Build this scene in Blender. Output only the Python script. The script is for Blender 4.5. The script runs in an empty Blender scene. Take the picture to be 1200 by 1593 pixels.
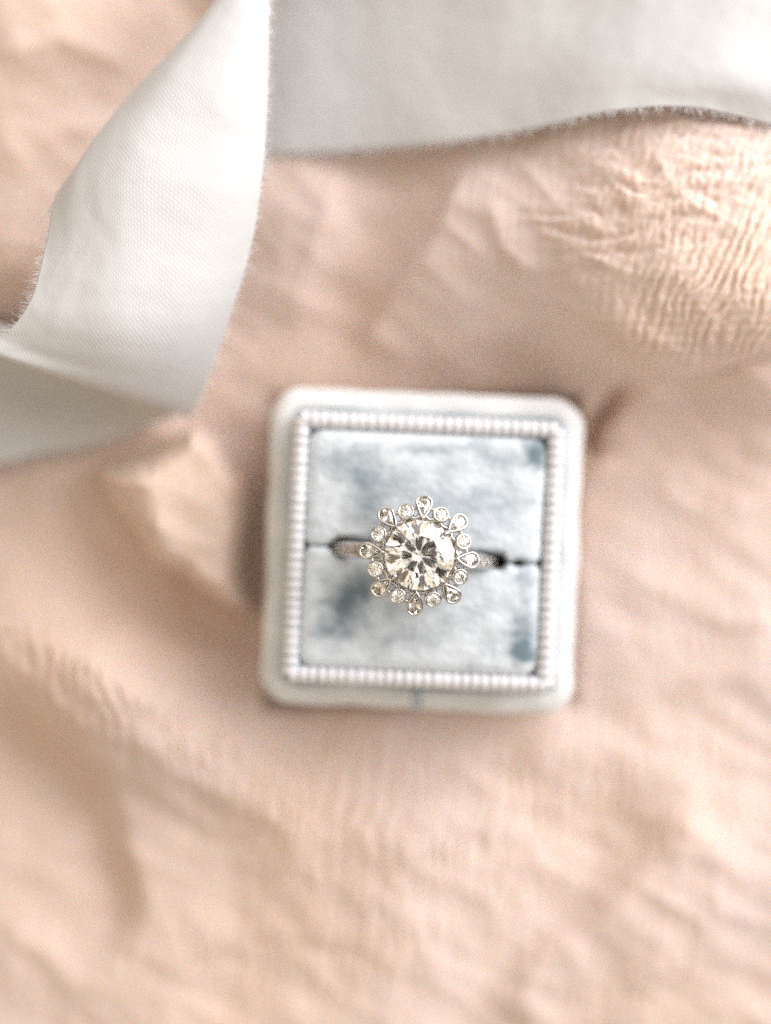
import bpy, math, random
import numpy as np
from mathutils import Vector, Matrix

MM = 0.001
R = math.radians
rng = np.random.default_rng(7)
random.seed(7)

# ------------------------------------------------------------------ camera, light, exposure
ZF = 38.0            # height (mm) of the plane in focus: the stone's table
DIST = 280.0         # lens to that plane
PXMM = 0.08          # mm per photo pixel in that plane
CAMH = ZF + DIST
sc = bpy.context.scene
col = sc.collection

cam = bpy.data.cameras.new('camera')
cam_o = bpy.data.objects.new('camera', cam)
col.objects.link(cam_o)
cam_o.location = (0, 0, CAMH * MM)
cam.sensor_fit = 'VERTICAL'
cam.lens = 80
cam.sensor_height = 80 * 1593 * PXMM / DIST
cam.sensor_width = 80 * 1200 * PXMM / DIST
cam.clip_start = 0.005
cam.clip_end = 20
cam.dof.use_dof = True
cam.dof.focus_distance = (DIST + 0.6) * MM
cam.dof.aperture_fstop = 3.3
sc.camera = cam_o

world = bpy.data.worlds.new('World')
sc.world = world
world.use_nodes = True
bg = world.node_tree.nodes['Background']
bg.inputs['Color'].default_value = (1.0, 0.91, 0.83, 1)
bg.inputs['Strength'].default_value = 0.025


def area(name, loc, target, sx, sy, power, color):
    l = bpy.data.lights.new(name, 'AREA')
    l.shape = 'RECTANGLE'
    l.size, l.size_y = sx, sy
    l.energy = power
    l.color = color
    o = bpy.data.objects.new(name, l)
    col.objects.link(o)
    o.location = loc
    d = Vector(target) - Vector(loc)
    o.rotation_euler = d.to_track_quat('-Z', 'Y').to_euler()
    return o


T0 = (0.004, -0.005, 0.03)
area('window_light', (0.70, 0.42, 0.43), T0, 1.10, 1.0, 15.5, (0.975, 0.96, 0.985))
area('far_fill_light', (-0.15, 0.80, 0.46), T0, 0.9, 0.8, 2.7, (0.99, 0.97, 0.98))  # added fill from the far side, not a known window
area('warm_fill_light', (-0.66, -0.36, 0.50), T0, 1.0, 0.9, 2.1, (1.0, 0.78, 0.50))  # added warm fill that lifts the shadows on the left
area('near_fill_light', (0.28, -0.78, 0.46), T0, 0.9, 0.7, 1.0, (0.95, 0.93, 0.93))  # added weak fill from the near side
area('overhead_fill_light', (0.37, -0.03, 0.78), T0, 0.50, 0.34, 0.62, (1.0, 0.95, 0.90))  # four overhead panels, added to brighten the facets of the diamond
area('overhead_fill_light', (-0.03, 0.37, 0.78), T0, 0.50, 0.34, 0.58, (1.0, 0.95, 0.90))
area('overhead_fill_light', (-0.37, 0.03, 0.78), T0, 0.50, 0.34, 0.52, (1.0, 0.90, 0.78))
area('overhead_fill_light', (0.03, -0.37, 0.78), T0, 0.50, 0.34, 0.52, (1.0, 0.92, 0.82))

sc.view_settings.view_transform = 'Standard'
sc.view_settings.look = 'None'
sc.view_settings.gamma = 1.0
sc.view_settings.exposure = 0.27
sc.view_settings.use_curve_mapping = False
cy = sc.cycles
cy.max_bounces = 24
cy.transmission_bounces = 20
cy.glossy_bounces = 10
cy.diffuse_bounces = 6
cy.caustics_reflective = False
cy.caustics_refractive = False
cy.sample_clamp_indirect = 8
cy.use_denoising = False
cy.use_adaptive_sampling = False


# ------------------------------------------------------------------ helpers
def P(px, py, z):
    """photo pixel + height (mm) -> world mm"""
    s = PXMM * (CAMH - z) / DIST
    return np.array([(px - 600) * s, -(py - 796.5) * s, z])


def Pv(px, py, z):
    s = PXMM * (CAMH - z) / DIST
    return (px - 600) * s, -(py - 796.5) * s


def link(name, me, mat, parent=None, loc=None):
    o = bpy.data.objects.new(name, me)
    col.objects.link(o)
    if mat is not None and len(me.materials) == 0:
        me.materials.append(mat)
    if parent is not None:
        o.parent = parent
    if loc is not None:
        o.location = loc
    return o


def mesh(name, verts, faces, smooth=True):
    me = bpy.data.meshes.new(name)
    v = np.asarray(verts, dtype=np.float64) * MM
    me.from_pydata([tuple(p) for p in v], [], [tuple(int(i) for i in f) for f in faces])
    if smooth:
        me.polygons.foreach_set('use_smooth', [True] * len(me.polygons))
    me.update()
    return me


def grid_mesh(name, X, Y, Z, flip=False):
    """(n,m) arrays of mm -> quad sheet, fast; UV in mm-like index space"""
    n, m = X.shape
    me = bpy.data.meshes.new(name)
    co = np.stack([X, Y, Z], -1).reshape(-1, 3).astype(np.float32) * MM
    i, j = np.meshgrid(np.arange(n - 1), np.arange(m - 1), indexing='ij')
    a = (i * m + j).ravel()
    q = np.stack([a, a + 1, a + m + 1, a + m], -1)
    if flip:
        q = q[:, ::-1]
    me.vertices.add(n * m)
    me.vertices.foreach_set('co', co.ravel())
    nf = len(q)
    me.loops.add(nf * 4)
    me.loops.foreach_set('vertex_index', q.ravel().astype(np.int32))
    me.polygons.add(nf)
    me.polygons.foreach_set('loop_start', np.arange(0, nf * 4, 4, dtype=np.int32))
    me.polygons.foreach_set('loop_total', np.full(nf, 4, dtype=np.int32))
    me.polygons.foreach_set('use_smooth', np.ones(nf, dtype=bool))
    me.update(calc_edges=True)
    me.validate()
    return me


def empty(name, loc_mm, rz=0.0, tilt=(0, 0)):
    o = bpy.data.objects.new(name, None)
    o.empty_display_size = 0.005
    col.objects.link(o)
    o.location = Vector([float(c) for c in loc_mm]) * MM
    o.rotation_euler = (tilt[0], tilt[1], rz)
    return o


def tag(o, label=None, cat=None, group=None, kind=None):
    if label: o['label'] = label
    if cat: o['category'] = cat
    if group: o['group'] = group
    if kind: o['kind'] = kind
    return o


# gradient noise in numpy
_perm = rng.permutation(512)
_ga = rng.uniform(0, 2 * np.pi, 512)


def noise(x, y, seed=0):
    x = x + seed * 17.31
    y = y - seed * 9.77
    xi = np.floor(x).astype(int)
    yi = np.floor(y).astype(int)
    xf = x - xi
    yf = y - yi
    u = xf ** 3 * (xf * (xf * 6 - 15) + 10)
    v = yf ** 3 * (yf * (yf * 6 - 15) + 10)

    def g(ix, iy, dx, dy):
        h = _ga[_perm[(_perm[ix & 511] + iy) & 511]]
        return np.cos(h) * dx + np.sin(h) * dy
    a = g(xi, yi, xf, yf)
    b = g(xi + 1, yi, xf - 1, yf)
    c = g(xi, yi + 1, xf, yf - 1)
    d = g(xi + 1, yi + 1, xf - 1, yf - 1)
    return 1.5 * ((a * (1 - u) + b * u) * (1 - v) + (c * (1 - u) + d * u) * v)


def fbm(x, y, o=4, seed=0):
    s = 0
    for k in range(o):
        s = s + noise(x * 2 ** k, y * 2 ** k, seed + k) / 2 ** k
    return s


def sstep(a, b, x):
    t = np.clip((x - a) / (b - a), 0, 1)
    return t * t * (3 - 2 * t)


# ------------------------------------------------------------------ materials
def new_mat(name):
    m = bpy.data.materials.new(name)
    m.use_nodes = True
    nt = m.node_tree
    b = nt.nodes['Principled BSDF']
    return m, nt, b


def coords(nt, kind='Object', scale=1000):
    tc = nt.nodes.new('ShaderNodeTexCoord')
    mp = nt.nodes.new('ShaderNodeMapping')
    mp.inputs['Scale'].default_value = (scale,) * 3
    nt.links.new(tc.outputs[kind], mp.inputs['Vector'])
    return mp.outputs['Vector']


def noise_node(nt, vec, scale, detail=3, rough=0.5):
    n = nt.nodes.new('ShaderNodeTexNoise')
    n.inputs['Scale'].default_value = scale
    n.inputs['Detail'].default_value = detail
    n.inputs['Roughness'].default_value = rough
    nt.links.new(vec, n.inputs['Vector'])
    return n.outputs['Fac']


def ramp(nt, fac, stops):
    r = nt.nodes.new('ShaderNodeValToRGB')
    e = r.color_ramp.elements
    while len(e) < len(stops):
        e.new(0.5)
    for i, (p, c) in enumerate(stops):
        e[i].position = p
        e[i].color = (*c, 1)
    nt.links.new(fac, r.inputs['Fac'])
    return r.outputs['Color']


def bump(nt, h, strength, dist_mm, normal=None):
    b = nt.nodes.new('ShaderNodeBump')
    b.inputs['Strength'].default_value = strength
    b.inputs['Distance'].default_value = dist_mm * MM
    nt.links.new(h, b.inputs['Height'])
    if normal is not None:
        nt.links.new(normal, b.inputs['Normal'])
    return b.outputs['Normal']


def math_node(nt, op, a, b=None):
    n = nt.nodes.new('ShaderNodeMath')
    n.operation = op
    for i, s in enumerate((a, b)):
        if s is None: continue
        if isinstance(s, (int, float)):
            n.inputs[i].default_value = s
        else:
            nt.links.new(s, n.inputs[i])
    return n.outputs[0]


def wave(nt, vec, axis, period_mm, distort=0.6):
    w = nt.nodes.new('ShaderNodeTexWave')
    w.wave_type = 'BANDS'
    w.bands_direction = axis
    w.inputs['Scale'].default_value = 0.31416 / period_mm
    w.inputs['Distortion'].default_value = distort
    w.inputs['Detail'].default_value = 1
    w.inputs['Detail Scale'].default_value = 1.2
    nt.links.new(vec, w.inputs['Vector'])
    return w.outputs['Fac']


def mat_chiffon():
    m, nt, b = new_mat('blush_chiffon')
    v = coords(nt)
    n = noise_node(nt, v, 0.022, 3)
    c = ramp(nt, n, [(0.35, (0.70, 0.538, 0.437)), (0.65, (0.705, 0.57, 0.51))])
    nt.links.new(c, b.inputs['Base Color'])
    b.inputs['Roughness'].default_value = 0.85
    b.inputs['Specular IOR Level'].default_value = 0.15
    b.inputs['Subsurface Weight'].default_value = 0.35
    b.inputs['Subsurface Radius'].default_value = (1.0, 0.45, 0.18)
    b.inputs['Subsurface Scale'].default_value = 0.0016
    b.inputs['Sheen Weight'].default_value = 0.15
    b.inputs['Sheen Roughness'].default_value = 0.4
    b.inputs['Sheen Tint'].default_value = (1, 0.93, 0.9, 1)
    w1 = wave(nt, v, 'X', 0.34, 1.6)
    w2 = wave(nt, v, 'Y', 0.34, 1.6)
    h = math_node(nt, 'ADD', w1, w2)
    nt.links.new(bump(nt, h, 0.16, 0.05), b.inputs['Normal'])
    return m


def mat_ribbon():
    m, nt, b = new_mat('ivory_silk')
    v = coords(nt, 'UV', 1.0)
    w1 = wave(nt, v, 'X', 0.36, 2.2)
    w2 = wave(nt, v, 'DIAGONAL', 0.30, 2.2)
    h = math_node(nt, 'MULTIPLY', w1, w2)
    f = noise_node(nt, v, 0.9, 3)
    c = ramp(nt, h, [(0.0, (0.66, 0.65, 0.63)), (0.7, (0.745, 0.735, 0.715))])
    nt.links.new(c, b.inputs['Base Color'])
    b.inputs['Roughness'].default_value = 0.55
    b.inputs['Specular IOR Level'].default_value = 0.3
    b.inputs['Sheen Weight'].default_value = 0.2
    n1 = bump(nt, f, 0.12, 0.4)
    nt.links.new(bump(nt, h, 0.32, 0.07, n1), b.inputs['Normal'])
    # thin silk lets a little light through
    tr = nt.nodes.new('ShaderNodeBsdfTranslucent')
    tr.inputs['Color'].default_value = (0.8, 0.77, 0.74, 1)
    mx = nt.nodes.new('ShaderNodeMixShader')
    mx.inputs[0].default_value = 0.18
    out = nt.nodes['Material Output']
    nt.links.new(b.outputs[0], mx.inputs[1])
    nt.links.new(tr.outputs[0], mx.inputs[2])
    nt.links.new(mx.outputs[0], out.inputs['Surface'])
    return m


def mat_velvet(name, light, dark, lo, hi, scale, attr=None, sheen=0.5):
    m, nt, b = new_mat(name)
    v = coords(nt)
    n = noise_node(nt, v, scale, 5, 0.6)
    fac = n
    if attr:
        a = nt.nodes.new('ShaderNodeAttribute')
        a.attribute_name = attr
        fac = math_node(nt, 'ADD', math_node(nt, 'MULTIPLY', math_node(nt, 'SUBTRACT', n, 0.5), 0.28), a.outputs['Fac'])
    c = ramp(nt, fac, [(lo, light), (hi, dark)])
    nt.links.new(c, b.inputs['Base Color'])
    b.inputs['Roughness'].default_value = 0.9
    b.inputs['Specular IOR Level'].default_value = 0.1
    b.inputs['Sheen Weight'].default_value = sheen
    b.inputs['Sheen Roughness'].default_value = 0.35
    b.inputs['Sheen Tint'].default_value = (0.93, 0.96, 1, 1)
    f = noise_node(nt, v, 6.0, 2)
    nt.links.new(bump(nt, f, 0.5, 0.12), b.inputs['Normal'])
    return m


def mat_metal():
    m, nt, b = new_mat('white_gold')
    v = coords(nt)
    n = noise_node(nt, v, 1.5, 3)
    c = ramp(nt, n, [(0.3, (0.58, 0.55, 0.51)), (0.7, (0.68, 0.655, 0.62))])
    nt.links.new(c, b.inputs['Base Color'])
    b.inputs['Metallic'].default_value = 1
    b.inputs['Roughness'].default_value = 0.09
    f = noise_node(nt, v, 4.0, 3)
    nt.links.new(bump(nt, f, 0.12, 0.05), b.inputs['Normal'])
    return m


def mat_diamond():
    m = bpy.data.materials.new('diamond')
    m.use_nodes = True
    nt = m.node_tree
    nt.nodes.clear()
    out = nt.nodes.new('ShaderNodeOutputMaterial')
    g = nt.nodes.new('ShaderNodeBsdfGlass')
    g.inputs['Color'].default_value = (1.0, 0.992, 0.975, 1)
    g.inputs['Roughness'].default_value = 0.0
    g.inputs['IOR'].default_value = 2.42
    prev = g.outputs[0]
    nt.links.new(prev, out.inputs['Surface'])
    return m


M_CLOTH = mat_chiffon()
M_RIB = mat_ribbon()
M_BASE = mat_velvet('pale_velvet', (0.82, 0.81, 0.79), (0.66, 0.665, 0.65), 0.35, 0.75, 0.22, sheen=0.5)
M_GROS = mat_velvet('grosgrain', (0.76, 0.74, 0.74), (0.68, 0.68, 0.70), 0.3, 0.8, 0.6, sheen=0.2)
M_CORE = mat_velvet('grosgrain_core', (0.50, 0.58, 0.63), (0.43, 0.51, 0.56), 0.3, 0.8, 0.6, sheen=0.1)  # blue-grey; the strip at the collar foot stands in for shadow
M_CUSH = mat_velvet('blue_velvet', (0.69, 0.735, 0.765), (0.17, 0.225, 0.255), 0.08, 0.95, 0.55, attr='nap_sheen', sheen=0.6)
M_METAL = mat_metal()
M_DIA = mat_diamond()
m_, nt_, b_ = new_mat('table_linen')
nt_.links.new(ramp(nt_, noise_node(nt_, coords(nt_), 0.03, 4), [(0.3, (0.6, 0.45, 0.37)), (0.7, (0.66, 0.5, 0.42))]), b_.inputs['Base Color'])
b_.inputs['Roughness'].default_value = 0.9
M_TABLE = m_

# ------------------------------------------------------------------ setting: table under the cloth
tv = [(-450, -450, -3), (450, -450, -3), (450, 450, -3), (-450, 450, -3),
      (-450, -450, -25), (450, -450, -25), (450, 450, -25), (-450, 450, -25)]
tf = [(0, 1, 2, 3), (7, 6, 5, 4), (0, 4, 5, 1), (1, 5, 6, 2), (2, 6, 7, 3), (3, 7, 4, 0)]
tag(link('table', mesh('table', tv, tf, False), M_TABLE), kind='structure')

# ------------------------------------------------------------------ draped chiffon cloth
CTRL = [  # px, py, height mm, reach px
    (500, 700, 2.5, 80), (800, 700, 2.5, 80), (500, 1000, 2.5, 80), (800, 1000, 2.5, 80), (650, 850, 2.5, 100),
    (440, 620, 3, 45), (410, 800, 3, 30), (400, 980, 3, 35), (650, 1120, 3.5, 50), (480, 1130, 4, 50), (820, 1140, 5, 50),
    (650, 590, 4, 45), (800, 590, 6, 45), (540, 580, 4, 50), (905, 700, 4, 35), (915, 900, 5, 40),
    (335, 710, 5, 38), (310, 780, 5, 45), (340, 850, 4, 38), (250, 730, 8, 50), (170, 760, 9, 60), (120, 830, 8, 60),
    (260, 945, 2, 50), (345, 1000, 2, 50), (170, 900, 4, 45), (60, 900, 12, 60), (60, 1000, 19, 60), (160, 1070, 20, 60), (270, 1120, 19, 60),
    (400, 1200, 17, 70), (520, 1290, 16, 70), (650, 1380, 15, 80), (760, 1440, 13, 80), (330, 1090, 12, 50), (560, 1190, 9, 60),
    (0, 1200, 7, 60), (70, 1300, 6, 60), (80, 1420, 7, 60), (200, 1260, 15, 60), (230, 1400, 14, 70), (330, 1330, 10, 50),
    (20, 1540, 10, 80), (200, 1560, 13, 80), (420, 1460, 12, 80), (600, 1540, 13, 80), (330, 1500, 9, 50),
    (900, 1220, 8, 70), (780, 1250, 9, 70), (960, 1300, 6, 50), (870, 1420, 5, 45), (780, 1520, 6, 50),
    (1110, 1290, 13, 50), (1010, 1430, 14, 50), (930, 1530, 13, 50), (1180, 1400, 15, 80), (1100, 1500, 9, 50), (1180, 1560, 12, 60),
    (1000, 1000, 7, 80), (1120, 950, 9, 80), (1050, 850, 6, 70), (1150, 1120, 10, 80), (1010, 1120, 8, 70), (1000, 750, 7, 60),
    (1080, 680, 9, 60), (1180, 650, 11, 60), (1180, 780, 9, 70), (960, 660, 9, 40), (945, 610, 5, 25),
    (1150, 400, 36, 70), (1180, 500, 34, 60), (1080, 470, 35, 60), (1000, 440, 33, 60), (1080, 320, 34, 60), (1160, 270, 33, 60),
    (960, 520, 27, 50), (1040, 540, 29, 40), (1150, 550, 28, 40), (900, 400, 29, 60), (860, 300, 27, 60), (980, 250, 30, 60), (1060, 200, 30.5, 50), (1150, 205, 30, 45), (900, 215, 26.5, 45),
    (780, 400, 22, 60), (820, 500, 17, 50), (740, 500, 13, 50), (760, 300, 21, 50), (700, 400, 17, 45), (640, 500, 12, 45), (620, 550, 7, 40),
    (660, 320, 10, 40), (600, 400, 7, 40), (555, 480, 4, 35), (520, 560, 5, 35), (500, 330, 11, 60), (460, 450, 10, 50), (450, 540, 7, 45),
    (820, 565, 9, 30), (900, 575, 11, 30),
    (600, 200, 9, 60), (750, 150, 14, 70), (900, 100, 20, 70), (1050, 80, 24, 70), (1180, 130, 24, 70), (1000, -80, 18, 100), (600, 0, 8, 100),
    (30, 410, 26, 45), (60, 350, 22, 60), (0, 490, 21, 32), (20, 590, 2, 45), (-70, 570, 3, 60), (120, 640, 3, 45), (100, 150, 12, 80), (40, 60, 16, 70), (200, 70, 9, 60), (240, 150, 6, 60), (130, 260, 14, 50),
    (300, 0, 5, 60), (150, 450, 14, 60), (250, 400, 8, 70), (330, 500, 8, 60), (380, 600, 7, 45), (0, 680, 5, 60),
    (-200, 200, 12, 150), (-200, 800, 9, 150), (-200, 1400, 9, 150), (1400, 200, 24, 150), (1400, 800, 9, 150), (1400, 1400, 12, 150),
    (200, -200, 9, 150), (900, -250, 14, 150), (200, 1800, 10, 150), (900, 1800, 10, 150),
]


def axis_coords(lim, dense, step, far):
    a = np.arange(-dense, dense + step / 2, step)
    e = [dense]
    s = step
    while e[-1] < far:
        s *= 1.12
        e.append(e[-1] + s)
    e = np.array(e[1:])
    return np.concatenate([-e[::-1], a, e])


def seg_dist(px, py, pts):
    """signed distance to a polyline (left of travel in image space positive) and position 0..1 along it"""
    best = np.full(px.shape, 1e9)
    side = np.zeros(px.shape)
    along = np.zeros(px.shape)
    n = len(pts) - 1
    for k in range(n):
        ax, ay = pts[k]
        bx, by = pts[k + 1]
        dx, dy = bx - ax, by - ay
        L2 = dx * dx + dy * dy
        t = np.clip(((px - ax) * dx + (py - ay) * dy) / L2, 0, 1)
        qx, qy = ax + t * dx, ay + t * dy
        d = np.hypot(px - qx, py - qy)
        cr = dx * (py - ay) - dy * (px - ax)
        m = d < best
        best = np.where(m, d, best)
        side = np.where(m, np.sign(cr), side)
        along = np.where(m, (k + t) / n, along)
    return best * side, along


def cloth():
    xs = axis_coords(0, 60, 0.21, 320)
    ys = axis_coords(0, 76, 0.21, 320)
    X, Y = np.meshgrid(xs, ys, indexing='xy')
    # approximate photo position of each point, with the height put in by two rounds
    C = np.array(CTRL, float)
    low = (C[:, 1] > 980) & ~((C[:, 0] < 300) & (C[:, 1] < 1130))
    C[low, 2] = 1.5 + C[low, 2] * 0.62
    rt = (C[:, 0] > 930) & (C[:, 1] > 600) & (C[:, 1] <= 980)
    C[rt, 2] *= 0.8
    Z = np.full(X.shape, 9.0)
    # coarse evaluation of the smooth part on a small lattice, then bilinear
    gx = np.arange(-1600, 2801, 16.0)
    gy = np.arange(-1600, 3201, 16.0)
    GX, GY = np.meshgrid(gx, gy, indexing='xy')
    W = np.full(GX.shape, 2e-4)
    S = W * 9.0
    for (px, py, z, r) in C:
        w = np.exp(-((GX - px) ** 2 + (GY - py) ** 2) / (2 * (r * (1.25 if r >= 50 else 1.0)) ** 2))
        W += w
        S += w * z
    G = S / W

    def samp(px, py):
        fx = np.clip((px + 1600) / 16.0, 0, len(gx) - 1.001)
        fy = np.clip((py + 1600) / 16.0, 0, len(gy) - 1.001)
        ix, iy = fx.astype(int), fy.astype(int)
        u, v = fx - ix, fy - iy
        u = u * u * (3 - 2 * u) * 0.4 + u * 0.6
        v = v * v * (3 - 2 * v) * 0.4 + v * 0.6
        return (G[iy, ix] * (1 - u) + G[iy, ix + 1] * u) * (1 - v) + (G[iy + 1, ix] * (1 - u) + G[iy + 1, ix + 1] * u) * v
    for _ in range(3):
        s = PXMM * (CAMH - Z) / DIST
        px, py = X / s + 600, -Y / s + 796.5
        Z = samp(px, py)
    s = PXMM * (CAMH - Z) / DIST
    px, py = X / s + 600, -Y / s + 796.5

    wx = px + 16 * noise(px / 130, py / 130, 3) + 3 * noise(px / 45, py / 45, 13)
    wy = py + 16 * noise(px / 130, py / 130, 4) + 3 * noise(px / 45, py / 45, 14)

    def fold(pts, h, inner, outer, taper=0.15):
        """a turned-over edge: steep on the positive side, easing off over 'inner' px on the other"""
        d, t = seg_dist(wx, wy, pts)
        e = sstep(0, taper, t) * sstep(0, taper, 1 - t)
        up = np.where(d < 0, np.exp(-(-d / inner) ** 1.3), 1 - sstep(0, outer, d))
        return h * e * up

    def ridge(pts, h, wp, wn, taper=0.25, sharp=9.0):
        """a crease crest: falls off over wp px on the positive side, wn px on the other"""
        d, t = seg_dist(wx, wy, pts)
        e = sstep(0, taper, t) * sstep(0, taper, 1 - t)
        sharp = np.where(py > 980, 16.0, sharp)
        k_ = np.where(py > 980, 1.35, 1.0)
        ad = (np.sqrt(d * d + sharp * sharp) - sharp) / k_
        return np.where(py > 980, 0.5, 0.68) * h * e * np.exp(-ad / np.where(d > 0, wp, wn))

    # lobe left of the box, its edges lying over the cloth below
    lobe = [(150, 735), (235, 700), (310, 668), (352, 690), (384, 745), (393, 830), (400, 945), (335, 930), (275, 885), (225, 830), (175, 785), (150, 735)]
    d, _ = seg_dist(wx, wy, lobe)
    ins = np.zeros(px.shape, bool)
    for (ax_, ay_), (bx_, by_) in zip(lobe[:-1], lobe[1:]):
        cr = ((ay_ > wy) != (by_ > wy)) & (wx < (bx_ - ax_) * (wy - ay_) / (by_ - ay_ + 1e-9) + ax_)
        ins ^= cr
    wdt = 34 + 55 * (1 - sstep(200, 330, wx)) * (1 - sstep(760, 860, wy))
    tt = np.clip(np.where(ins, np.abs(d), 0) / wdt, 0, 1)
    Z = Z + 15.0 * np.sqrt(1 - (1 - tt) ** 2)
    # hill on the right ends in a turned edge
    Z = Z + fold([(1330, 545), (1200, 562), (1080, 575), (985, 592), (925, 650), (915, 720)], -7.0, 34, 14, 0.1)
    # golden valley and the lit crest beside it
    Z = Z + fold([(735, 250), (690, 370), (630, 445), (585, 505), (560, 560)], 3.5, 60, 22)
    Z = Z + ridge([(520, 250), (500, 380), (430, 520)], 2.0, 40, 50)
    Z = Z + ridge([(760, 300), (790, 380), (850, 430)], 1.8, 14, 22)
    Z = Z + ridge([(640, 560), (740, 520), (840, 530)], 1.6, 16, 30)
    # long diagonal fold across the lower half
    Z = Z + ridge([(-60, 950), (90, 1010), (240, 1085), (400, 1175), (560, 1275), (700, 1370)], 2.6, 46, 30, 0.1)
    Z = Z + ridge([(150, 1120), (300, 1190), (430, 1290), (520, 1400)], 2.0, 22, 34)
    Z = Z + ridge([(420, 1140), (560, 1210), (690, 1290), (800, 1390)], 1.5, 18, 30)
    Z = Z + ridge([(560, 1150), (700, 1200), (830, 1290)], 1.2, 16, 30)
    # lower left pocket and the crests round it
    Z = Z + fold([(150, 1520), (165, 1400), (150, 1300), (70, 1190), (-30, 1100)], -4.0, 85, 66, 0.2)
    Z = Z + ridge([(-20, 1420), (60, 1480), (130, 1540), (200, 1620)], 3.0, 20, 20)
    Z = Z + ridge([(120, 1560), (220, 1510), (310, 1470), (345, 1400)], 2.4, 22, 24)
    # crease lower right
    Z = Z + fold([(1120, 1240), (1060, 1310), (950, 1410), (830, 1520), (760, 1600)], 2.6, 70, 60, 0.2)
    Z = Z + ridge([(1240, 1330), (1120, 1400), (1050, 1490), (940, 1600)], 2.0, 18, 26)
    Z = Z + ridge([(780, 1150), (900, 1170), (1010, 1210), (1110, 1260)], 1.6, 18, 26)
    # fine ridges right of the box
    Z = Z + ridge([(900, 850), (1010, 915), (1130, 960), (1220, 970)], 1.6, 16, 34)
    Z = Z + ridge([(915, 770), (945, 690), (985, 635), (1060, 598)], 2.6, 12, 24)
    Z = Z + ridge([(1000, 680), (1040, 760), (1130, 800), (1220, 780)], 1.3, 24, 16)
    Z = Z + ridge([(930, 1060), (1050, 1030), (1200, 1070)], 1.2, 22, 18)
    # upper left
    Z = Z + ridge([(-20, 80), (90, 60), (220, 110)], 2.5, 26, 30)
    Z = Z + ridge([(-20, 260), (70, 230), (190, 190)], 2.0, 26, 22)

    # soft rumples
    rum = fbm(px / 190, py / 190, 3, 11) * 0.9
    ca, sa = math.cos(R(32)), math.sin(R(32))
    al, ac = px * ca + py * sa, -px * sa + py * ca
    rum += (0.5 - np.abs(fbm(al / 230 + 3, ac / 85, 2, 21))) * 0.6
    # keep it quiet under the box
    Xb, Yb = Pv(657, 857, 3.0)
    box = np.maximum(np.abs(X - Xb), np.abs(Y - Yb))
    quiet = sstep(19, 25, box)
    Z = Z + rum * (0.25 + 0.75 * quiet)

    # crinkles of the crepe weave
    def ripples(ang, lam, amp, wob, wlen, seed):
        a = R(ang)
        q = px * math.cos(a) + py * math.sin(a)
        q = q + wob * fbm(px / wlen, py / wlen, 3, seed) + 0.22 * wob * noise(px / 13, py / 17, seed + 5)
        env = 0.55 + 0.45 * np.clip(fbm(px / 48, py / 48, 2, seed + 9) * 1.6, -1, 1)
        ph = q / lam * 2 * np.pi
        return amp * env * (np.sin(ph) + 0.25 * np.sin(2 * ph + 0.8))

    def blob(cx, cy_, rx, ry, rot=0):
        a = R(rot)
        dx, dy = px - cx, py - cy_
        u = (dx * math.cos(a) + dy * math.sin(a)) / rx
        v = (-dx * math.sin(a) + dy * math.cos(a)) / ry
        return np.exp(-(u * u + v * v))
    mA = np.clip(blob(1080, 475, 180, 105, 0) + blob(1250, 400, 130, 170), 0, 1)
    mB = np.clip(blob(1040, 300, 150, 95) + blob(1180, 270, 110, 80) + 0.7 * blob(900, 370, 90, 60), 0, 1)
    mC = np.clip(blob(110, 1060, 190, 55, 25) + 0.7 * blob(330, 1150, 150, 60, 30), 0, 1)
    mD = np.clip(blob(560, 1290, 330, 130, 30) + 0.6 * blob(420, 1480, 200, 90) + 0.7 * blob(900, 1230, 300, 130) + 0.5 * blob(1080, 950, 160, 250) + 0.4 * blob(1060, 1480, 190, 60, -45), 0, 1)
    Z = Z + mA * ripples(24, 17, 0.34, 12, 85, 31)
    Z = Z + mB * (1 - 0.75 * mA) * (ripples(84, 33, 0.55, 20, 90, 41) + ripples(20, 16, 0.10, 12, 70, 47))
    Z = Z + mC * ripples(-8, 22, 0.50, 14, 90, 51)
    Z = Z + mD * (ripples(8, 24, 0.40, 16, 110, 61) + ripples(-62, 66, 0.15, 26, 120, 66))
    Z = Z + quiet * (0.10 * 0.8 * ripples(20, 22, 1.0, 20, 90, 71) + 0.07 * noise(px / 9, py / 9, 81)) * np.exp(-((px - 600) / 1400) ** 2)
    # the box presses the cloth flat
    flat = 1 - sstep(20.5, 22.5, box)
    Z = np.minimum(Z, Z * (1 - flat) + flat * 2.4)
    edge = sstep(17, 30, box)
    Z = np.maximum(Z, -2.6)
    me = grid_mesh('chiffon_cloth', X, Y, Z)
    o = link('chiffon_cloth', me, M_CLOTH)
    tag(o, 'crinkled blush chiffon cloth draped in soft folds beneath the ring box', 'cloth')
    return o


cloth()


# ------------------------------------------------------------------ silk ribbons
def catmull(Pn, n):
    """Pn (k,...) control points -> n samples along axis 0"""
    k = len(Pn)
    Q = np.concatenate([2 * Pn[:1] - Pn[1:2], Pn, 2 * Pn[-1:] - Pn[-2:-1]])
    t = np.linspace(0, k - 1 - 1e-9, n)
    i = t.astype(int)
    f = (t - i).reshape((-1,) + (1,) * (Pn.ndim - 1))
    p0, p1, p2, p3 = Q[i], Q[i + 1], Q[i + 2], Q[i + 3]
    return 0.5 * (2 * p1 + (p2 - p0) * f + (2 * p0 - 5 * p1 + 4 * p2 - p3) * f ** 2 + (3 * p1 - p0 - 3 * p2 + p3) * f ** 3)


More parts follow.
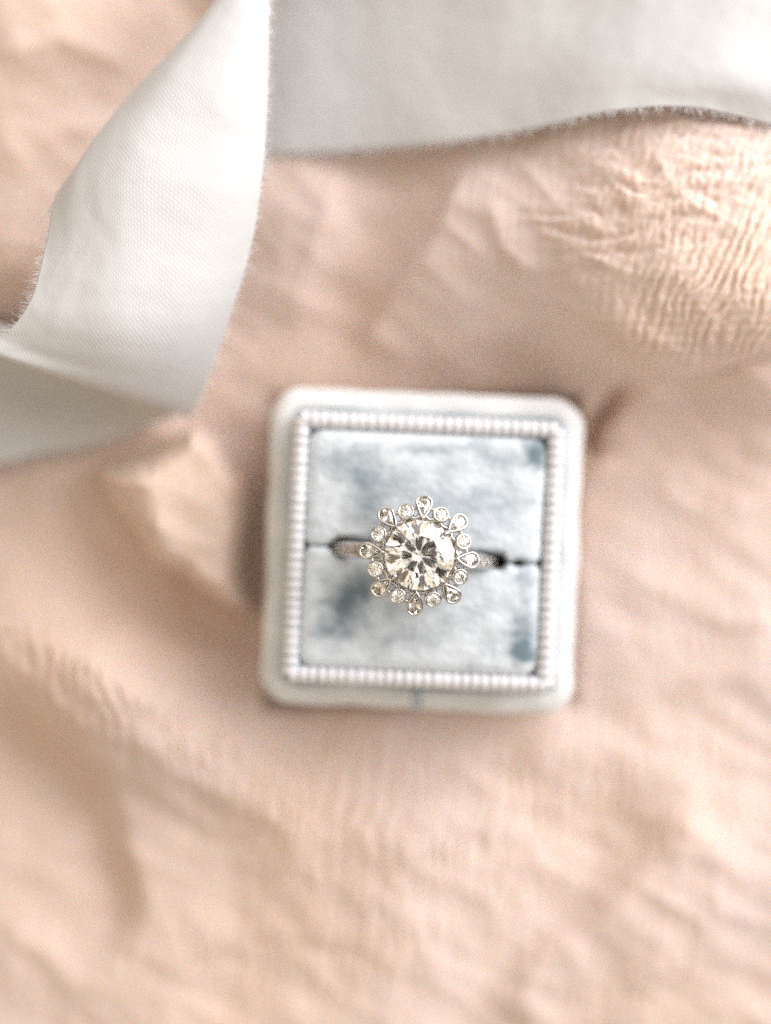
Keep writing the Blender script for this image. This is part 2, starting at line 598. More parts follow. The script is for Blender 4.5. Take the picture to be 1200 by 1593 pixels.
def ribbon(net, label, nl, nw, seed, fray_cols=(0, -1)):
    A = np.array([[P(*p) for p in row] for row in net])       # rows along, cols across
    S = catmull(A, nl)
    S = np.swapaxes(catmull(np.swapaxes(S, 0, 1), nw), 0, 1)   # (nl, nw, 3)
    # gentle unevenness of hand-torn silk
    du = np.linalg.norm(np.diff(S, axis=0), axis=2)
    V = np.concatenate([np.zeros((1, nw)), np.cumsum(du, 0)])
    V = np.repeat(V.mean(1, keepdims=True), nw, 1)
    dw = np.linalg.norm(np.diff(S, axis=1), axis=2)
    U = np.concatenate([np.zeros((nl, 1)), np.cumsum(dw, 1)], 1)
    U = np.repeat(U.mean(0, keepdims=True), nl, 0)
    S[:, :, 2] += 0.35 * noise(U / 9, V / 9, seed) + 0.06 * noise(U / 2.5, V / 2.5, seed + 1)
    me = grid_mesh('silk_ribbon', S[:, :, 0], S[:, :, 1], S[:, :, 2])
    uv = me.uv_layers.new(name='UVMap')
    li = np.empty(len(me.loops), dtype=np.int32)
    me.loops.foreach_get('vertex_index', li)
    uv.data.foreach_set('uv', np.stack([U.ravel()[li], V.ravel()[li]], -1).astype(np.float32).ravel())
    o = link('silk_ribbon', me, M_RIB)
    tag(o, label, 'ribbon', 'torn-edge silk ribbons')
    md = o.modifiers.new('thickness', 'SOLIDIFY')
    md.thickness = 0.10 * MM
    md.offset = 0
    # torn edges: loose threads
    for c, cn in ((fray_cols[0], 1), (fray_cols[1], -2)):
        vs, fs = [], []
        E = S[:, c]
        I = S[:, cn]
        step = np.linalg.norm(np.diff(E, axis=0), axis=1)
        cum = np.concatenate([[0], np.cumsum(step)])
        total = cum[-1]
        n = int(total / 0.085)
        clump = rng.uniform(-1, 1, n)
        for k in range(n):
            s_ = rng.uniform(0, total)
            i = min(np.searchsorted(cum, s_) - 1, len(E) - 2)
            i = max(i, 0)
            f = (s_ - cum[i]) / max(step[i], 1e-9)
            p = E[i] * (1 - f) + E[i + 1] * f
            out = p - (I[i] * (1 - f) + I[i + 1] * f)
            out /= np.linalg.norm(out) + 1e-9
            tan = (E[i + 1] - E[i]) / max(step[i], 1e-9)
            cl = noise(np.array([s_ / 1.3]), np.array([seed * 3.1]), 5)[0]
            ln = abs(rng.normal(0.45, 0.3)) + 0.2 + max(0, cl) * 1.5
            if rng.random() < 0.03: ln += rng.uniform(0.4, 1.0)
            d0 = out + tan * (cl * 0.9 + rng.normal(0, 0.25)) + np.array([0, 0, rng.normal(0, 0.25)])
            d0 /= np.linalg.norm(d0)
            cur = tan * rng.normal(0, 0.5) + np.array([0, 0, rng.normal(-0.1, 0.4)])
            rad = rng.uniform(0.024, 0.045)
            base = len(vs)
            e1 = tan
            e2 = np.cross(d0, tan)
            for q in range(4):
                u = q / 3
                c_ = p - out * 0.08 + d0 * ln * u + cur * ln * u * u * 0.6
                rr = rad * (1 - 0.6 * u)
                for a in range(3):
                    an = a * 2.0944
                    vs.append(c_ + rr * (math.cos(an) * e1 + math.sin(an) * e2))
            for q in range(3):
                for a in range(3):
                    b2 = (a + 1) % 3
                    fs.append((base + q * 3 + a, base + q * 3 + b2, base + q * 3 + 3 + b2, base + q * 3 + 3 + a))
        fo = link('frayed_edge', mesh('frayed_edge', vs, fs), M_THREAD, o)
        fo['kind'] = 'stuff'
    return o


m_, nt_, b_ = new_mat('silk_thread')
nt_.links.new(ramp(nt_, noise_node(nt_, coords(nt_), 2.0, 2), [(0.3, (0.76, 0.74, 0.72)), (0.7, (0.82, 0.80, 0.78))]), b_.inputs['Base Color'])
b_.inputs['Roughness'].default_value = 0.6
M_THREAD = m_

NET1 = [
    [(425, -110, 22), (428, -130, 27), (430, -140, 27), (440, -120, 20), (460, -90, 14)],
    [(420, -40, 25), (400, -55, 31), (380, -62, 30), (385, -40, 23), (405, -10, 16)],
    [(418, 50, 30), (372, 30, 33), (322, 22, 32), (312, 45, 25), (335, 90, 18)],
    [(416, 160, 31.5), (335, 145, 35), (248, 135, 35), (200, 150, 29), (205, 195, 22)],
    [(408, 275, 32), (318, 265, 36), (205, 252, 38), (130, 258, 35.5), (100, 285, 31)],
    [(390, 385, 32), (305, 385, 36), (205, 378, 38.8), (128, 372, 38.5), (72, 378, 36.5)],
    [(358, 490, 30), (285, 500, 35), (195, 498, 38.5), (108, 488, 39), (48, 468, 38)],
    [(326, 578, 26), (252, 585, 31), (172, 575, 35), (80, 552, 37), (2, 525, 37.5)],
    [(298, 645, 20), (222, 628, 25), (142, 602, 30), (48, 572, 34), (-45, 540, 36)],
    [(282, 642, 14), (205, 590, 15), (128, 550, 17), (35, 515, 20), (-65, 485, 23)],
    [(245, 655, 10.5), (170, 605, 10.5), (95, 565, 11.5), (0, 530, 13), (-100, 500, 15)],
    [(170, 686, 10), (110, 640, 9.5), (40, 595, 9.5), (-50, 560, 10), (-140, 530, 11)],
    [(60, 706, 10), (5, 660, 9.5), (-70, 615, 9.5), (-160, 580, 10), (-250, 550, 11)],
    [(-80, 740, 9), (-130, 690, 9), (-200, 640, 10), (-290, 600, 11), (-380, 570, 12)],
]
ribbon(NET1, 'ivory silk ribbon curling over itself with a frayed edge, raised on the blush cloth', 260, 120, 3)

NET2 = [
    [(330, 250, 9), (335, 150, 9.5), (350, 40, 10), (360, -80, 11), (370, -200, 12)],
    [(430, 241, 11), (440, 150, 12), (450, 40, 13), (460, -80, 15), (470, -200, 16)],
    [(560, 232, 13), (570, 150, 13.5), (580, 40, 15), (590, -80, 18), (600, -200, 20)],
    [(700, 219, 19), (700, 150, 18), (710, 40, 18), (720, -80, 20), (730, -200, 22)],
    [(830, 199, 25), (825, 130, 23), (830, 30, 21), (850, -90, 22), (860, -210, 23)],
    [(950, 172, 30), (945, 110, 28), (950, 10, 24), (970, -100, 23), (980, -220, 23)],
    [(1070, 166, 31), (1070, 105, 31), (1075, 10, 27), (1090, -100, 24), (1100, -220, 23)],
    [(1180, 188, 29), (1180, 120, 31), (1190, 20, 28), (1210, -90, 25), (1220, -210, 24)],
    [(1300, 225, 25), (1300, 150, 28), (1310, 50, 27), (1330, -70, 25), (1340, -190, 24)],
    [(1420, 260, 22), (1420, 180, 25), (1430, 80, 25), (1450, -40, 24), (1460, -160, 23)],
]
ribbon(NET2, 'broad ivory silk ribbon lying flat across the cloth, passing under the curled one', 220, 110, 9)


# ------------------------------------------------------------------ ring box
BOX_RZ = R(-2.55)
bx, by = Pv(657, 857, 18)
boxE = empty('ring_box', (bx, by, 2.6), BOX_RZ)
tag(boxE, 'open pale velvet ring box with ribbed collar and split blue cushion, holding the ring', 'box')
# box-local heights: 0 = bottom


def rrect(hw, hh, r, n=10):
    pts = []
    for cx, cy_, a0 in ((hw - r, hh - r, 0), (-hw + r, hh - r, 90), (-hw + r, -hh + r, 180), (hw - r, -hh + r, 270)):
        for k in range(n + 1):
            a = R(a0 + 90 * k / n)
            pts.append((cx + r * math.cos(a), cy_ + r * math.sin(a)))
    return pts


def loft(name, loops, mat, parent, cap0=False, cap1=False, jitter=0.0, sub=1):
    vs, fs = [], []
    n = len(loops[0])
    for lp in loops:
        vs += lp
    if jitter:
        vs = [(x + jitter * float(noise(np.array(x / 6 + z / 5), np.array(y / 6), 2)),
               y + jitter * float(noise(np.array(x / 6), np.array(y / 6 + z / 5), 6)),
               z + jitter * float(noise(np.array(x / 5), np.array(y / 5), 8))) for x, y, z in vs]
    for k in range(len(loops) - 1):
        for i in range(n):
            j = (i + 1) % n
            fs.append((k * n + i, k * n + j, (k + 1) * n + j, (k + 1) * n + i))
    if cap0: fs.append(tuple(range(n - 1, -1, -1)))
    if cap1: fs.append(tuple((len(loops) - 1) * n + i for i in range(n)))
    return link(name, mesh(name, vs, fs), mat, parent)


def dense_rrect(hw, hh, r, per=0.8):
    p = np.array(rrect(hw, hh, r))
    q = np.concatenate([p, p[:1]])
    L = np.linalg.norm(np.diff(q, axis=0), axis=1)
    c = np.concatenate([[0], np.cumsum(L)])
    n = 220
    t = np.linspace(0, c[-1], n, endpoint=False)
    return [(float(np.interp(s, c, q[:, 0])), float(np.interp(s, c, q[:, 1]))) for s in t]


OW, OH = 20.8, 21.1       # outer half sizes
CWO = 17.55               # collar outer half size
CWI = 15.45               # collar inner half size
H_SH, H_COL = 17.0, 25.6
# base tray: outer wall, rounded shoulder, groove, floor


def ring_at(inset, z, r):
    return [(x, y, z) for x, y in dense_rrect(OW - inset, OH - inset, max(r - inset, 0.6))]


RB = 4.2
loops = [ring_at(0.9, 0.0, RB), ring_at(0.2, 0.5, RB), ring_at(0.0, 1.6, RB), ring_at(0.0, 8, RB), ring_at(0.0, H_SH - 1.6, RB)]
for k in range(1, 9):
    a = R(90 * k / 8)
    loops.append(ring_at(1.7 * (1 - math.cos(a)), H_SH - 1.6 + 1.6 * math.sin(a), RB))
loops += [ring_at(2.2, H_SH + 0.02, RB), ring_at(2.6, H_SH - 0.06, RB), ring_at(2.95, H_SH - 0.3, RB), ring_at(3.02, H_SH - 1.0, RB), ring_at(3.02, H_SH - 5, RB), ring_at(3.02, 2.0, RB)]
base = loft('base', loops, M_BASE, boxE, True, True, jitter=0.28)
# seam of the velvet covering, front centre
sv, sf = [], []
path = [(0.3, -OH - 0.10, 6.0), (0.28, -OH - 0.12, 12.0), (0.25, -OH - 0.05, H_SH - 1.6), (0.2, -OH + 0.45, H_SH - 0.42), (0.12, -OH + 1.6, H_SH + 0.10), (0.05, -OH + 2.3, H_SH + 0.08), (0, -OH + 2.7, H_SH - 0.5)]
for (x, y, z) in path:
    for a in range(6):
        an = a * math.pi / 3
        sv.append((x + 0.55 * math.cos(an), y + 0.22 * math.sin(an), z + 0.22 * math.sin(an)))
for k in range(len(path) - 1):
    for a in range(6):
        b2 = (a + 1) % 6
        sf.append((k * 6 + a, k * 6 + b2, k * 6 + 6 + b2, k * 6 + 6 + a))
link('seam', mesh('seam', sv, sf), M_CORE, base)

# collar
RC = 1.6


def cring(h, z, r):
    return [(x, y, z) for x, y in dense_rrect(h, h, max(r, 0.4))]


loops = [cring(CWO + 0.45, 2.2, RC), cring(CWO + 0.45, H_SH + 0.4, RC), cring(CWO + 0.10, H_SH + 1.6, RC), cring(CWO - 0.2, H_COL - 0.9, RC), cring(CWO - 0.5, H_COL - 0.35, RC), cring(CWO - 1.0, H_COL - 0.2, RC),  # foot flares out so the blue strip paints the shadow along the collar
         cring(CWI + 0.9, H_COL - 0.2, 1.2), cring(CWI + 0.35, H_COL - 0.4, 0.9), cring(CWI + 0.15, H_COL - 1.2, 0.9), cring(CWI + 0.15, 8, 0.9)]
collar = loft('collar', loops, M_CORE, boxE)
# ribs of the collar: a rounded cord running over the collar from outside to inside
w = CWO - CWI
half = (CWO + CWI) / 2
rib_path = [(w / 2 + 0.02, H_COL - 6.0), (w / 2 - 0.05, H_COL - 1.2), (w / 2 - 0.28, H_COL - 0.45), (w / 2 - 0.75, H_COL - 0.10), (0, H_COL), (-w / 2 + 0.6, H_COL - 0.10), (-w / 2 + 0.2, H_COL - 0.45), (-w / 2 + 0.03, H_COL - 1.3), (-w / 2 + 0.03, H_COL - 4)]
NR = 27
pitch = 2 * (CWO - 0.9) / NR
vs, fs = [], []
npath = len(rib_path)
for k, (x, z) in enumerate(rib_path):
    kk0, kk1 = max(k - 1, 0), min(k + 1, npath - 1)
    tx, tz = rib_path[kk1][0] - rib_path[kk0][0], rib_path[kk1][1] - rib_path[kk0][1]
    L = math.hypot(tx, tz)
    nx, nz = -tz / L, tx / L
    if k < npath - 1 and nz < 0 and abs(nx) < 0.5: nx, nz = -nx, -nz
    for a in range(7):
        an = R(-90 + 180 * a / 6)
        off = 0.11 * math.cos(an)
        vs.append((x + (nx * off) * (-1 if False else 1), pitch * 0.46 * math.sin(an), z + nz * off))
# make sure the bulge points outward (away from the collar body)
cen = np.array([0, H_COL - 3])
for k in range(npath - 1):
    for a in range(6):
        fs.append((k * 7 + a, k * 7 + a + 1, k * 7 + 8 + a, k * 7 + 7 + a))
va = np.array(vs)
mid = va[3::7]
ref = np.array([[p[0], 0, p[1]] for p in rib_path])
sgn = np.sign(((mid - ref)[:, [0, 2]] * (ref[:, [0, 2]] - cen)).sum(1))
for k in range(npath):
    if sgn[k] < 0:
        va[k * 7:k * 7 + 7, [0, 2]] = 2 * ref[k, [0, 2]] - va[k * 7:k * 7 + 7, [0, 2]]
rib_me = mesh('rib', va, fs)
rib_me.materials.append(M_GROS)
for side in range(4):
    a = R(90 * side)
    for k in range(NR):
        t = -(CWO - 0.9) + pitch * (k + 0.5)
        o = link('rib', rib_me, None, collar)
        t += random.uniform(-0.04, 0.04)
        o.location = ((half * math.cos(a) - t * math.sin(a)) * MM, (half * math.sin(a) + t * math.cos(a)) * MM, random.uniform(-0.06, 0.05) * MM)
        o.rotation_euler = (0, 0, a + random.uniform(-0.05, 0.05))
        o.scale = (1.0, random.uniform(0.93, 1.06), 1.0)


# cushion halves
PATCH = [  # photo px, py, rx, ry, rot, weight : pile brushed the other way
    (540, 725, 46, 32, 25, 0.42), (565, 755, 36, 26, 60, 0.25), (640, 700, 40, 10, 0, 0.22), (710, 692, 55, 9, -5, 0.25), (775, 712, 40, 18, 20, 0.28), (832, 704, 24, 24, 0, 0.8),
    (565, 800, 40, 26, 40, 0.22), (640, 765, 60, 26, 0, 0.16), (770, 775, 60, 30, 0, 0.16),
    (535, 940, 36, 44, 15, 0.45), (565, 905, 26, 30, 50, 0.32), (512, 978, 26, 20, 0, 0.28), (600, 965, 50, 26, 0, 0.16),
    (816, 1014, 22, 24, 0, 0.8), (812, 980, 20, 34, 0, 0.28), (820, 905, 18, 26, 0, 0.4), (812, 950, 20, 26, 0, 0.22), (690, 985, 80, 20, 0, 0.12), (800, 820, 24, 26, 0, 0.14),
]
crz, srz = math.cos(BOX_RZ), math.sin(BOX_RZ)


def cushion(sgn):
    hw, hh = CWI + 0.08, CWI + 0.05
    nx, ny = 170, 90
    lx = np.linspace(-1, 1, nx)
    ly = np.linspace(0, 1, ny)
    LX, LY = np.meshgrid(lx, ly, indexing='xy')
    x = LX * hw
    ax = np.abs(x)
    # opening of the slit round the shank
    left = x < 0
    g = np.where(left, 1.10, 0.98) * (1 - sstep(np.where(left, 10.8, 10.1), np.where(left, 12.8, 11.2), ax)) * (0.72 + 0.28 * sstep(4, 10, ax))
    g = g + np.where(left, 0.0, 0.42) * np.exp(-((x - 12.4) / 0.8) ** 2)
    g = g + 0.03 + 0.75 * sstep(hw - 1.1, hw, ax)
    g = g + sgn * (-0.33 - 0.048 * np.clip(x, -11.5, 11.5))
    yo = hh * (1 + 0.006 * noise(x / 3, np.full_like(x, sgn * 3.0), 5))
    y = g + (yo - g) * LY
    xw = x * (1 + 0.012 * noise(y / 3.2 * sgn, np.where(left, 1.0, 7.0), 15))
    dx = (hw - ax)
    dyo = (hh - y)
    dys = (y - g)
    r = 1.7

    def rnd(d, r):
        t = np.clip(1 - d / r, 0, 1)
        return r * (1 - np.sqrt(np.clip(1 - t * t, 0, 1)))
    # rounded corner
    cd = np.hypot(np.clip(2.2 - dx, 0, None), np.clip(2.2 - dyo, 0, None))
    dc = np.where((dx < 2.2) & (dyo < 2.2), 2.2 - cd, np.minimum(dx, dyo))
    drop = rnd(np.clip(dc, 0, None), r) + rnd(dys, 0.9)
    drop = drop + np.clip(-dc, 0, 2) * 2
    z = H_COL - 0.1 + 0.9 * np.sin(np.clip(dx / hw, 0, 1) * np.pi / 2) * np.sin(np.clip(np.minimum(dyo, dys + 3) / 8, 0, 1) * np.pi / 2) - drop
    z = z + 0.10 * fbm(x / 4.5, y * sgn / 3.5, 3, 3) + 0.05 * noise(x / 0.7, y * sgn / 0.7, 4)
    # skirt: outer side and slit side go straight down
    X = np.vstack([xw[:1], xw[:1], xw, xw[-1:]])
    Y = np.vstack([y[:1] + 0.3, y[:1], y, y[-1:]]) * sgn
    Z = np.vstack([np.full((1, nx), 2.2), np.minimum(z[:1] - 1.0, 20), z, np.full((1, nx), 8.0)])
    X = np.hstack([X[:, :1], X, X[:, -1:]])
    Y = np.hstack([Y[:, :1], Y, Y[:, -1:]])
    Z = np.hstack([np.full((Z.shape[0], 1), 8.0), Z, np.full((Z.shape[0], 1), 8.0)])
    me = grid_mesh('cushion', X, Y, Z, flip=sgn < 0)
    # nap pattern of the pile, plus edge sheen painted in as paler colour
    wxm = bx + X * crz - Y * srz
    wym = by + X * srz + Y * crz
    s = PXMM * (CAMH - 28.5) / DIST
    px, py = wxm / s + 600, -wym / s + 796.5
    px2 = px + 9 * fbm(px / 22, py / 22, 3, 6)
    py2 = py + 9 * fbm(px / 22, py / 22, 3, 9)
    nap_sheen = 0.15 + 0.26 * fbm(px / 55, py / 42, 4, 12) - 0.22 * np.exp(-np.pad(np.minimum(dc, dys + 1.0), ((2, 1), (1, 1)), mode='edge') / 1.5)
    for (cx, cy_, rx, ry, rot, wt) in PATCH:
        a = R(rot)
        u = ((px2 - cx) * math.cos(a) + (py2 - cy_) * math.sin(a)) / rx
        v = (-(px2 - cx) * math.sin(a) + (py2 - cy_) * math.cos(a)) / ry
        nap_sheen = nap_sheen + 1.35 * wt * np.exp(-(u * u + v * v))
    at = me.attributes.new('nap_sheen', 'FLOAT', 'POINT')
    at.data.foreach_set('value', np.clip(nap_sheen, 0, 1).astype(np.float32).ravel())
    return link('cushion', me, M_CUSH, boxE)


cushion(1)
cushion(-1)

# ------------------------------------------------------------------ the ring
rx, ry = Pv(652.7, 862.9, 37.0)
RZ = R(-5.3)
ringE = empty('engagement_ring', (rx - 0.56, ry - 0.36, 24.0), RZ, (R(-1.5), R(2.5)))
tag(ringE, 'white gold engagement ring with round diamond and scalloped petal halo, in the cushion slit', 'ring')
# ring-local: origin at the centre of the finger hole, z up through the head
RIN, ROUT = 9.2, 10.9
ZG = 12.9                # girdle height (world about 36.9)
RS = 4.42                 # centre stone radius


def brilliant(name, rad=1.0, outline=None, table=0.56, crown=0.16 * 2, pav=0.43 * 2, lower=0.24, star=0.52):
    """round brilliant (unit radius, girdle at z=0); outline(theta) bends it to another plan"""
    vs = []

    def add(r, th, z):
        f = 1.0 if outline is None else outline(th)
        vs.append((rad * r * f * math.cos(th), rad * r * f * math.sin(th), rad * z))
        return len(vs) - 1
    st = math.pi / 8
    g = 0.025
    T = [add(table, 2 * k * st, crown) for k in range(8)]
    rs = table + (1 - table) * star
    zs = crown * (1 - rs * math.cos(st)) / (1 - table)
    S = [add(rs, (2 * k + 1) * st, zs) for k in range(8)]
    G1 = [add(1.0, k * st, g if k % 2 == 0 else g * 1.0) for k in range(16)]
    G0 = [add(1.0, k * st, -g) for k in range(16)]
    zl = -pav * (1 - lower * math.cos(st))
    Lw = [add(lower, (2 * k + 1) * st, zl) for k in range(8)]
    Cu = add(0, 0, -pav)
    fs = [tuple(T)]
    for k in range(8):
        k1 = (k + 1) % 8
        km = (k - 1) % 8
        fs.append((T[k], S[k], T[k1]))
        fs.append((T[k], S[km], G1[2 * k]))
        fs.append((T[k], G1[2 * k], S[k]))
        fs.append((S[k], G1[2 * k], G1[2 * k + 1]))
        fs.append((S[k], G1[2 * k + 1], G1[(2 * k + 2) % 16]))
        fs.append((Lw[k], G0[2 * k + 1], G0[2 * k]))
        fs.append((Lw[k], G0[(2 * k + 2) % 16], G0[2 * k + 1]))
        fs.append((Cu, Lw[k], G0[2 * k]))
        fs.append((Cu, G0[2 * k], Lw[km]))
    for k in range(16):
        k1 = (k + 1) % 16
        fs.append((G0[k], G0[k1], G1[k1], G1[k]))
    me = mesh(name, vs, fs, False)
    me.materials.append(M_DIA)
    return me


import bmesh


def fix_normals(me):
    bm = bmesh.new()
    bm.from_mesh(me)
    bmesh.ops.recalc_face_normals(bm, faces=bm.faces)
    bm.to_mesh(me)
    bm.free()


me = brilliant('center_stone', RS)
fix_normals(me)
cs = link('center_stone', me, None, ringE, Vector((0, 0, ZG)) * MM)
cs.rotation_euler = (R(-2.2), R(2.2), R(11))
cs['label'] = 'large round brilliant diamond'


def tube(name, pts, rads, mat, parent, n=10, closed=False, caps=True):
    pts = [Vector(p) for p in pts]
    vs, fs = [], []
    N = len(pts)
    up = Vector((0.13, 0.21, 1)).normalized()
    for k in range(N):
        a = pts[(k - 1) % N] if (closed or k > 0) else pts[k]
        b = pts[(k + 1) % N] if (closed or k < N - 1) else pts[k]
        t = (b - a).normalized()
        e1 = t.cross(up)
        if e1.length < 1e-3: e1 = t.cross(Vector((1, 0, 0)))
        e1.normalize()
        e2 = t.cross(e1)
        r = rads[k] if hasattr(rads, '__len__') else rads
        for q in range(n):
            an = 2 * math.pi * q / n
            vs.append(tuple(pts[k] + r * (math.cos(an) * e1 + math.sin(an) * e2)))
    for k in range(N if closed else N - 1):
        k1 = (k + 1) % N
        for q in range(n):
            q1 = (q + 1) % n
            fs.append((k * n + q, k * n + q1, k1 * n + q1, k1 * n + q))
    if not closed and caps:
        fs.append(tuple(range(n - 1, -1, -1)))
        fs.append(tuple((N - 1) * n + q for q in range(n)))
    return link(name, mesh(name, vs, fs), mat, parent)


# band: D-section hoop with cathedral shoulders
vs, fs = [], []
NB, NS = 120, 14
for k in range(NB):
    th = 2 * math.pi * k / NB
    top = max(0.0, math.sin(th))
    wd = 1.02 - 0.16 * max(0, -math.sin(th)) + 0.05 * top
    ft = abs(math.degrees(th) - 90)
    ft = min(max((ft - 17) / 13, 0), 1)
    ft = ft * ft * (3 - 2 * ft)
    ro = 8.85 + (ROUT - 8.85) * ft - 0.15 * max(0, -math.sin(th))
    ri = 8.2 + (RIN - 8.2) * ft
    for q in range(NS):
        an = 2 * math.pi * q / NS
        # rounded rectangle section
        cu, cv = math.cos(an), math.sin(an)
        pu = math.copysign(abs(cu) ** 0.55, cu)
        pv = math.copysign(abs(cv) ** 0.55, cv)
        rr = (ro + ri) / 2 + (ro - ri) / 2 * pv
        vs.append((rr * math.cos(th), wd * pu, rr * math.sin(th)))
for k in range(NB):
    k1 = (k + 1) % NB
    for q in range(NS):
        q1 = (q + 1) % NS
        fs.append((k * NS + q, k1 * NS + q, k1 * NS + q1, k * NS + q1))
bme = mesh('band', vs, fs)
fix_normals(bme)
band = link('band', bme, M_METAL, ringE)
acc_me = brilliant('accent_stone', 0.62)
fix_normals(acc_me)
bead_me = bpy.data.meshes.new('bead')
bm = bmesh.new()
bmesh.ops.create_icosphere(bm, subdivisions=2, radius=0.17 * MM)
bm.to_mesh(bead_me)
bm.free()
bead_me.materials.append(M_METAL)
bead_me.polygons.foreach_set('use_smooth', [True] * len(bead_me.polygons))
for sgn in (-1, 1):
    for k in range(8):
        th = R(90 - sgn * (27 + 7.6 * k))
        rr = ROUT + 0.10
        o = link('accent_stone', acc_me, None, band, Vector((rr * math.cos(th), 0, rr * math.sin(th))) * MM)
        o.rotation_euler = (0, math.pi / 2 - th, 0)
        th2 = th - R(3.8) * sgn
        for s2 in (-1, 1):
            link('bead', bead_me, None, band, Vector(((ROUT + 0.02) * math.cos(th2), 0.62 * s2, (ROUT + 0.02) * math.sin(th2))) * MM)


def pear_outline(a=1.0, t=2.08, n=44, bulge=0.10):
    phi = math.acos(a / t)
    lim = math.pi - phi
    pts = []
    for k in range(61):
        th = -lim + 2 * lim * k / 60
        pts.append((a * math.cos(th), a * math.sin(th)))
    p1 = np.array(pts[-1])
    tip = np.array((-t, 0.0))
    for k in range(1, 20):
        u = k / 20
        q = p1 * (1 - u) + tip * u
        nrm = np.array((-(tip - p1)[1], (tip - p1)[0]))
        nrm = -nrm / np.linalg.norm(nrm)
        if nrm[1] < 0: nrm = -nrm
        pts.append(tuple(q + nrm * bulge * math.sin(math.pi * u)))
    low = [(x, -y) for (x, y) in pts[61:]]
    pts = pts + [tuple(tip)] + low[::-1]
    p = np.array(pts)
    q = np.concatenate([p, p[:1]])
    c = np.concatenate([[0], np.cumsum(np.linalg.norm(np.diff(q, axis=0), axis=1))])
    # sample both ways from the tip so that the tip stays sharp
    i0 = int(np.argmin(p[:, 0]))
    p = np.roll(p, -i0, axis=0)
    q = np.concatenate([p, p[:1]])
    c = np.concatenate([[0], np.cumsum(np.linalg.norm(np.diff(q, axis=0), axis=1))])
    s = np.linspace(0, c[-1], n, endpoint=False)
    return np.stack([np.interp(s, c, q[:, 0]), np.interp(s, c, q[:, 1])], -1)


def circ_outline(a=0.92, n=36):
    th = np.linspace(0, 2 * np.pi, n, endpoint=False)
    return np.stack([a * np.cos(th), a * np.sin(th)], -1)


def bezel_mesh(name, outl, cx, wall, h):
    """cup with rounded lip; rim at z=0"""
    c = np.array([cx, 0.0])
    d = outl - c
    ext = np.linalg.norm(d, axis=1).mean()

    def ring(off, z):
        # inward offset along the normal
        nx_ = np.roll(outl, -1, 0) - np.roll(outl, 1, 0)
        nrm = np.stack([nx_[:, 1], -nx_[:, 0]], -1)
        nrm /= np.linalg.norm(nrm, axis=1, keepdims=True) + 1e-9
        if (nrm * d).sum() < 0: nrm = -nrm
        p = outl - nrm * off
        # never cross the centre line
        p[:, 1] = np.where(outl[:, 1] > 1e-6, np.maximum(p[:, 1], 0.0), np.where(outl[:, 1] < -1e-6, np.minimum(p[:, 1], 0.0), 0))
        k_ = outl[:, 0].min() + off * 1.9
        p[:, 0] = np.maximum(p[:, 0], k_) if name.startswith('pear') else p[:, 0]
        return [(x, y, z) for x, y in p]
    loops = [ring(0.42, -h), ring(0.16, -h), ring(0.06, -h * 0.55), ring(0.0, -0.35), ring(0.0, -0.10), ring(0.05, -0.02), ring(0.12, 0.02),
             ring(wall * 0.75, 0.0), ring(wall, -0.07), ring(wall + 0.02, -0.30), ring(wall + 0.06, -0.75), ring(wall + 0.25, -1.0)]
    n = len(outl)
    vs, fs = [], []
    for lp in loops: vs += lp
    for k in range(len(loops) - 1):
        for i in range(n):
            j = (i + 1) % n
            fs.append((k * n + i, k * n + j, (k + 1) * n + j, (k + 1) * n + i))
    fs.append(tuple((len(loops) - 1) * n + i for i in range(n)))
    fs.append(tuple(range(n - 1, -1, -1)))
    me = mesh(name, vs, fs)
    me.materials.append(M_METAL)
    fix_normals(me)
    return me


PO, CO = pear_outline(1.10, 2.30), circ_outline(1.05)
pear_me = bezel_mesh('pear_setting', PO, -0.3, 0.31, 2.4)
circ_me = bezel_mesh('round_setting', CO, 0, 0.29, 2.3)
# stones
cx_p = -0.32


def pear_plan(th, off=0.34):
    dx, dy = math.cos(th), math.sin(th)
    best = 9
    q = PO
    for i in range(len(q)):
        a = q[i] - (cx_p, 0)
        b = q[(i + 1) % len(q)] - (cx_p, 0)
        e = b - a
        den = dx * e[1] - dy * e[0]
        if abs(den) < 1e-9: continue
        t = (a[0] * e[1] - a[1] * e[0]) / den
        u = (a[0] * dy - a[1] * dx) / den
        if t > 0 and -1e-6 <= u <= 1 + 1e-6: best = min(best, t)
    return best - off * (1.0 + 0.9 * max(0, -dx) ** 6)


pear_stone = brilliant('pear_stone', 1.0, outline=lambda th: pear_plan(th), crown=0.20, pav=0.62, table=0.52)
fix_normals(pear_stone)
round_stone = brilliant('round_stone', 0.77, table=0.54)
fix_normals(round_stone)
TILT = R(19)
for k in range(8):
    # pear petal pointing inward
    th = R(90 - 45 * k)
    rr = 6.64
    o = link('pear_setting', pear_me, None, ringE, Vector((rr * math.cos(th), rr * math.sin(th), ZG - 0.20)) * MM)
    o.rotation_euler = (Matrix.Rotation(th, 3, 'Z') @ Matrix.Rotation(TILT, 3, 'Y')).to_euler()
    s_ = link('stone', pear_stone, None, o, Vector((cx_p, 0, -0.16)) * MM)
    th = R(90 - 45 * k - 22.5)
    rr = 5.82
    o = link('round_setting', circ_me, None, ringE, Vector((rr * math.cos(th), rr * math.sin(th), ZG - 0.10)) * MM)
    o.rotation_euler = (Matrix.Rotation(th, 3, 'Z') @ Matrix.Rotation(TILT, 3, 'Y')).to_euler()
    s_ = link('stone', round_stone, None, o, Vector((0, 0, -0.14)) * MM)
    s_.rotation_euler = (0, 0, random.uniform(0, 1))

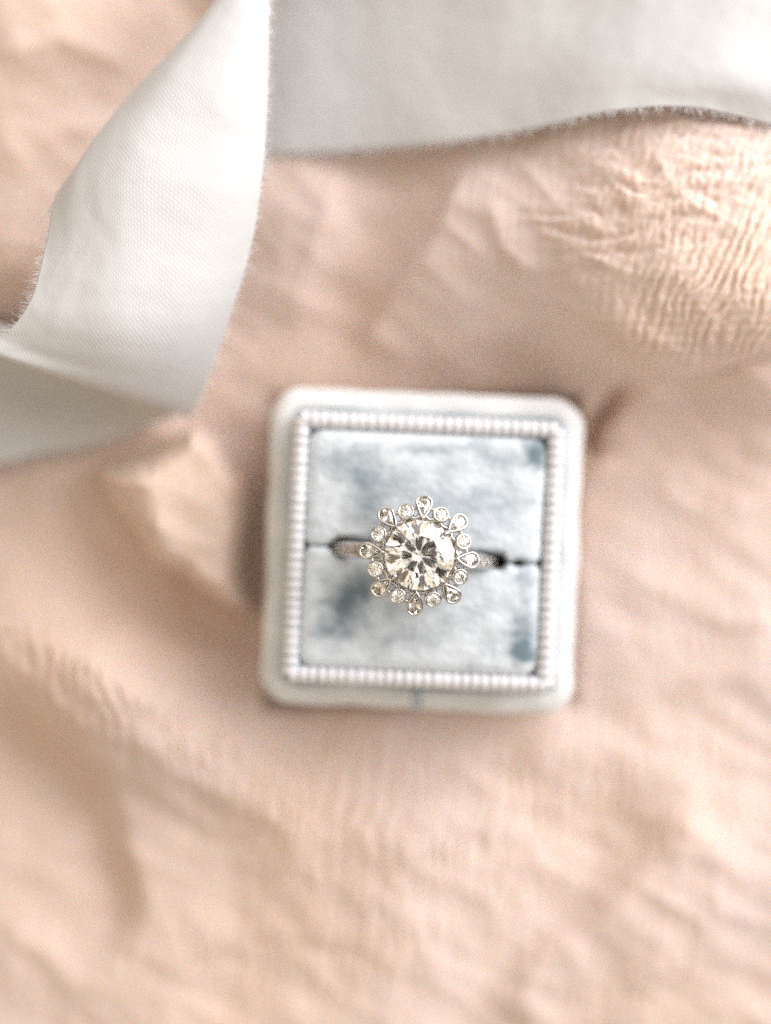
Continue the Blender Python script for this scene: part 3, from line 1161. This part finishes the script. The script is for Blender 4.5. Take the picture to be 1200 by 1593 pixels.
# links between neighbouring settings
for k in range(16):
    a0, a1 = R(90 - 22.5 * k), R(90 - 22.5 * (k + 1))
    am = (a0 + a1) / 2
    pts = []
    for u in (0.25, 0.5, 0.75):
        a = a0 * (1 - u) + a1 * u
        pts.append((5.95 * math.cos(a), 5.95 * math.sin(a), ZG - 0.75))
    tube('link', pts, 0.26, M_METAL, ringE, 8)

# gallery under the stone: scalloped wire, lower ring, struts
# dark seat plate between stone and halo, scalloped outside
vs, fs = [], []
for k in range(192):
    a = 2 * math.pi * k / 192
    ro_ = 5.25 + 0.30 * math.cos(16 * a)
    for r_, z_ in ((4.30, ZG - 0.95), (ro_ - 0.1, ZG - 0.95), (ro_, ZG - 1.05), (ro_ - 0.1, ZG - 1.5), (4.1, ZG - 1.5)):
        vs.append((r_ * math.cos(a + R(90)), r_ * math.sin(a + R(90)), z_))
for k in range(192):
    k1 = (k + 1) % 192
    for q in range(5):
        q1 = (q + 1) % 5
        fs.append((k * 5 + q, k1 * 5 + q, k1 * 5 + q1, k * 5 + q1))
me = mesh('seat_plate', vs, fs)
fix_normals(me)
link('seat_plate', me, M_METAL, ringE)
pts = []
for k in range(96):
    a = 2 * math.pi * k / 96
    r_ = 4.75 + 0.22 * math.cos(16 * a + math.pi * 0)
    pts.append((r_ * math.cos(a + R(90)), r_ * math.sin(a + R(90)), ZG - 0.75))
gal = tube('gallery', pts, 0.42, M_METAL, ringE, 8, closed=True)
pts = [(3.1 * math.cos(2 * math.pi * k / 48), 3.1 * math.sin(2 * math.pi * k / 48), ZG - 2.7) for k in range(48)]
tube('basket_ring', pts, 0.34, M_METAL, ringE, 8, closed=True)
for k in range(8):
    a = R(90 - 45 * k)
    tube('strut', [(r_ * math.cos(a), r_ * math.sin(a), z_) for r_, z_ in ((3.0, ZG - 2.8), (3.9, ZG - 2.0), (4.8, ZG - 0.9), (5.4, ZG - 0.8))], [0.3, 0.28, 0.26, 0.26], M_METAL, ringE, 8)
# prongs on the diagonals
for k in range(4):
    a = R(45 + 90 * k)
    prof_ = [(3.1, ZG - 2.8, 0.36), (4.0, ZG - 1.6, 0.36), (4.62, ZG - 0.5, 0.38), (4.66, ZG + 0.15, 0.38), (4.42, ZG + 0.52, 0.38), (4.08, ZG + 0.70, 0.34), (3.86, ZG + 0.74, 0.22), (3.78, ZG + 0.74, 0.06)]
    tube('prong', [(r_ * math.cos(a), r_ * math.sin(a), z_) for r_, z_, _ in prof_], [q[2] for q in prof_], M_METAL, ringE, 12)
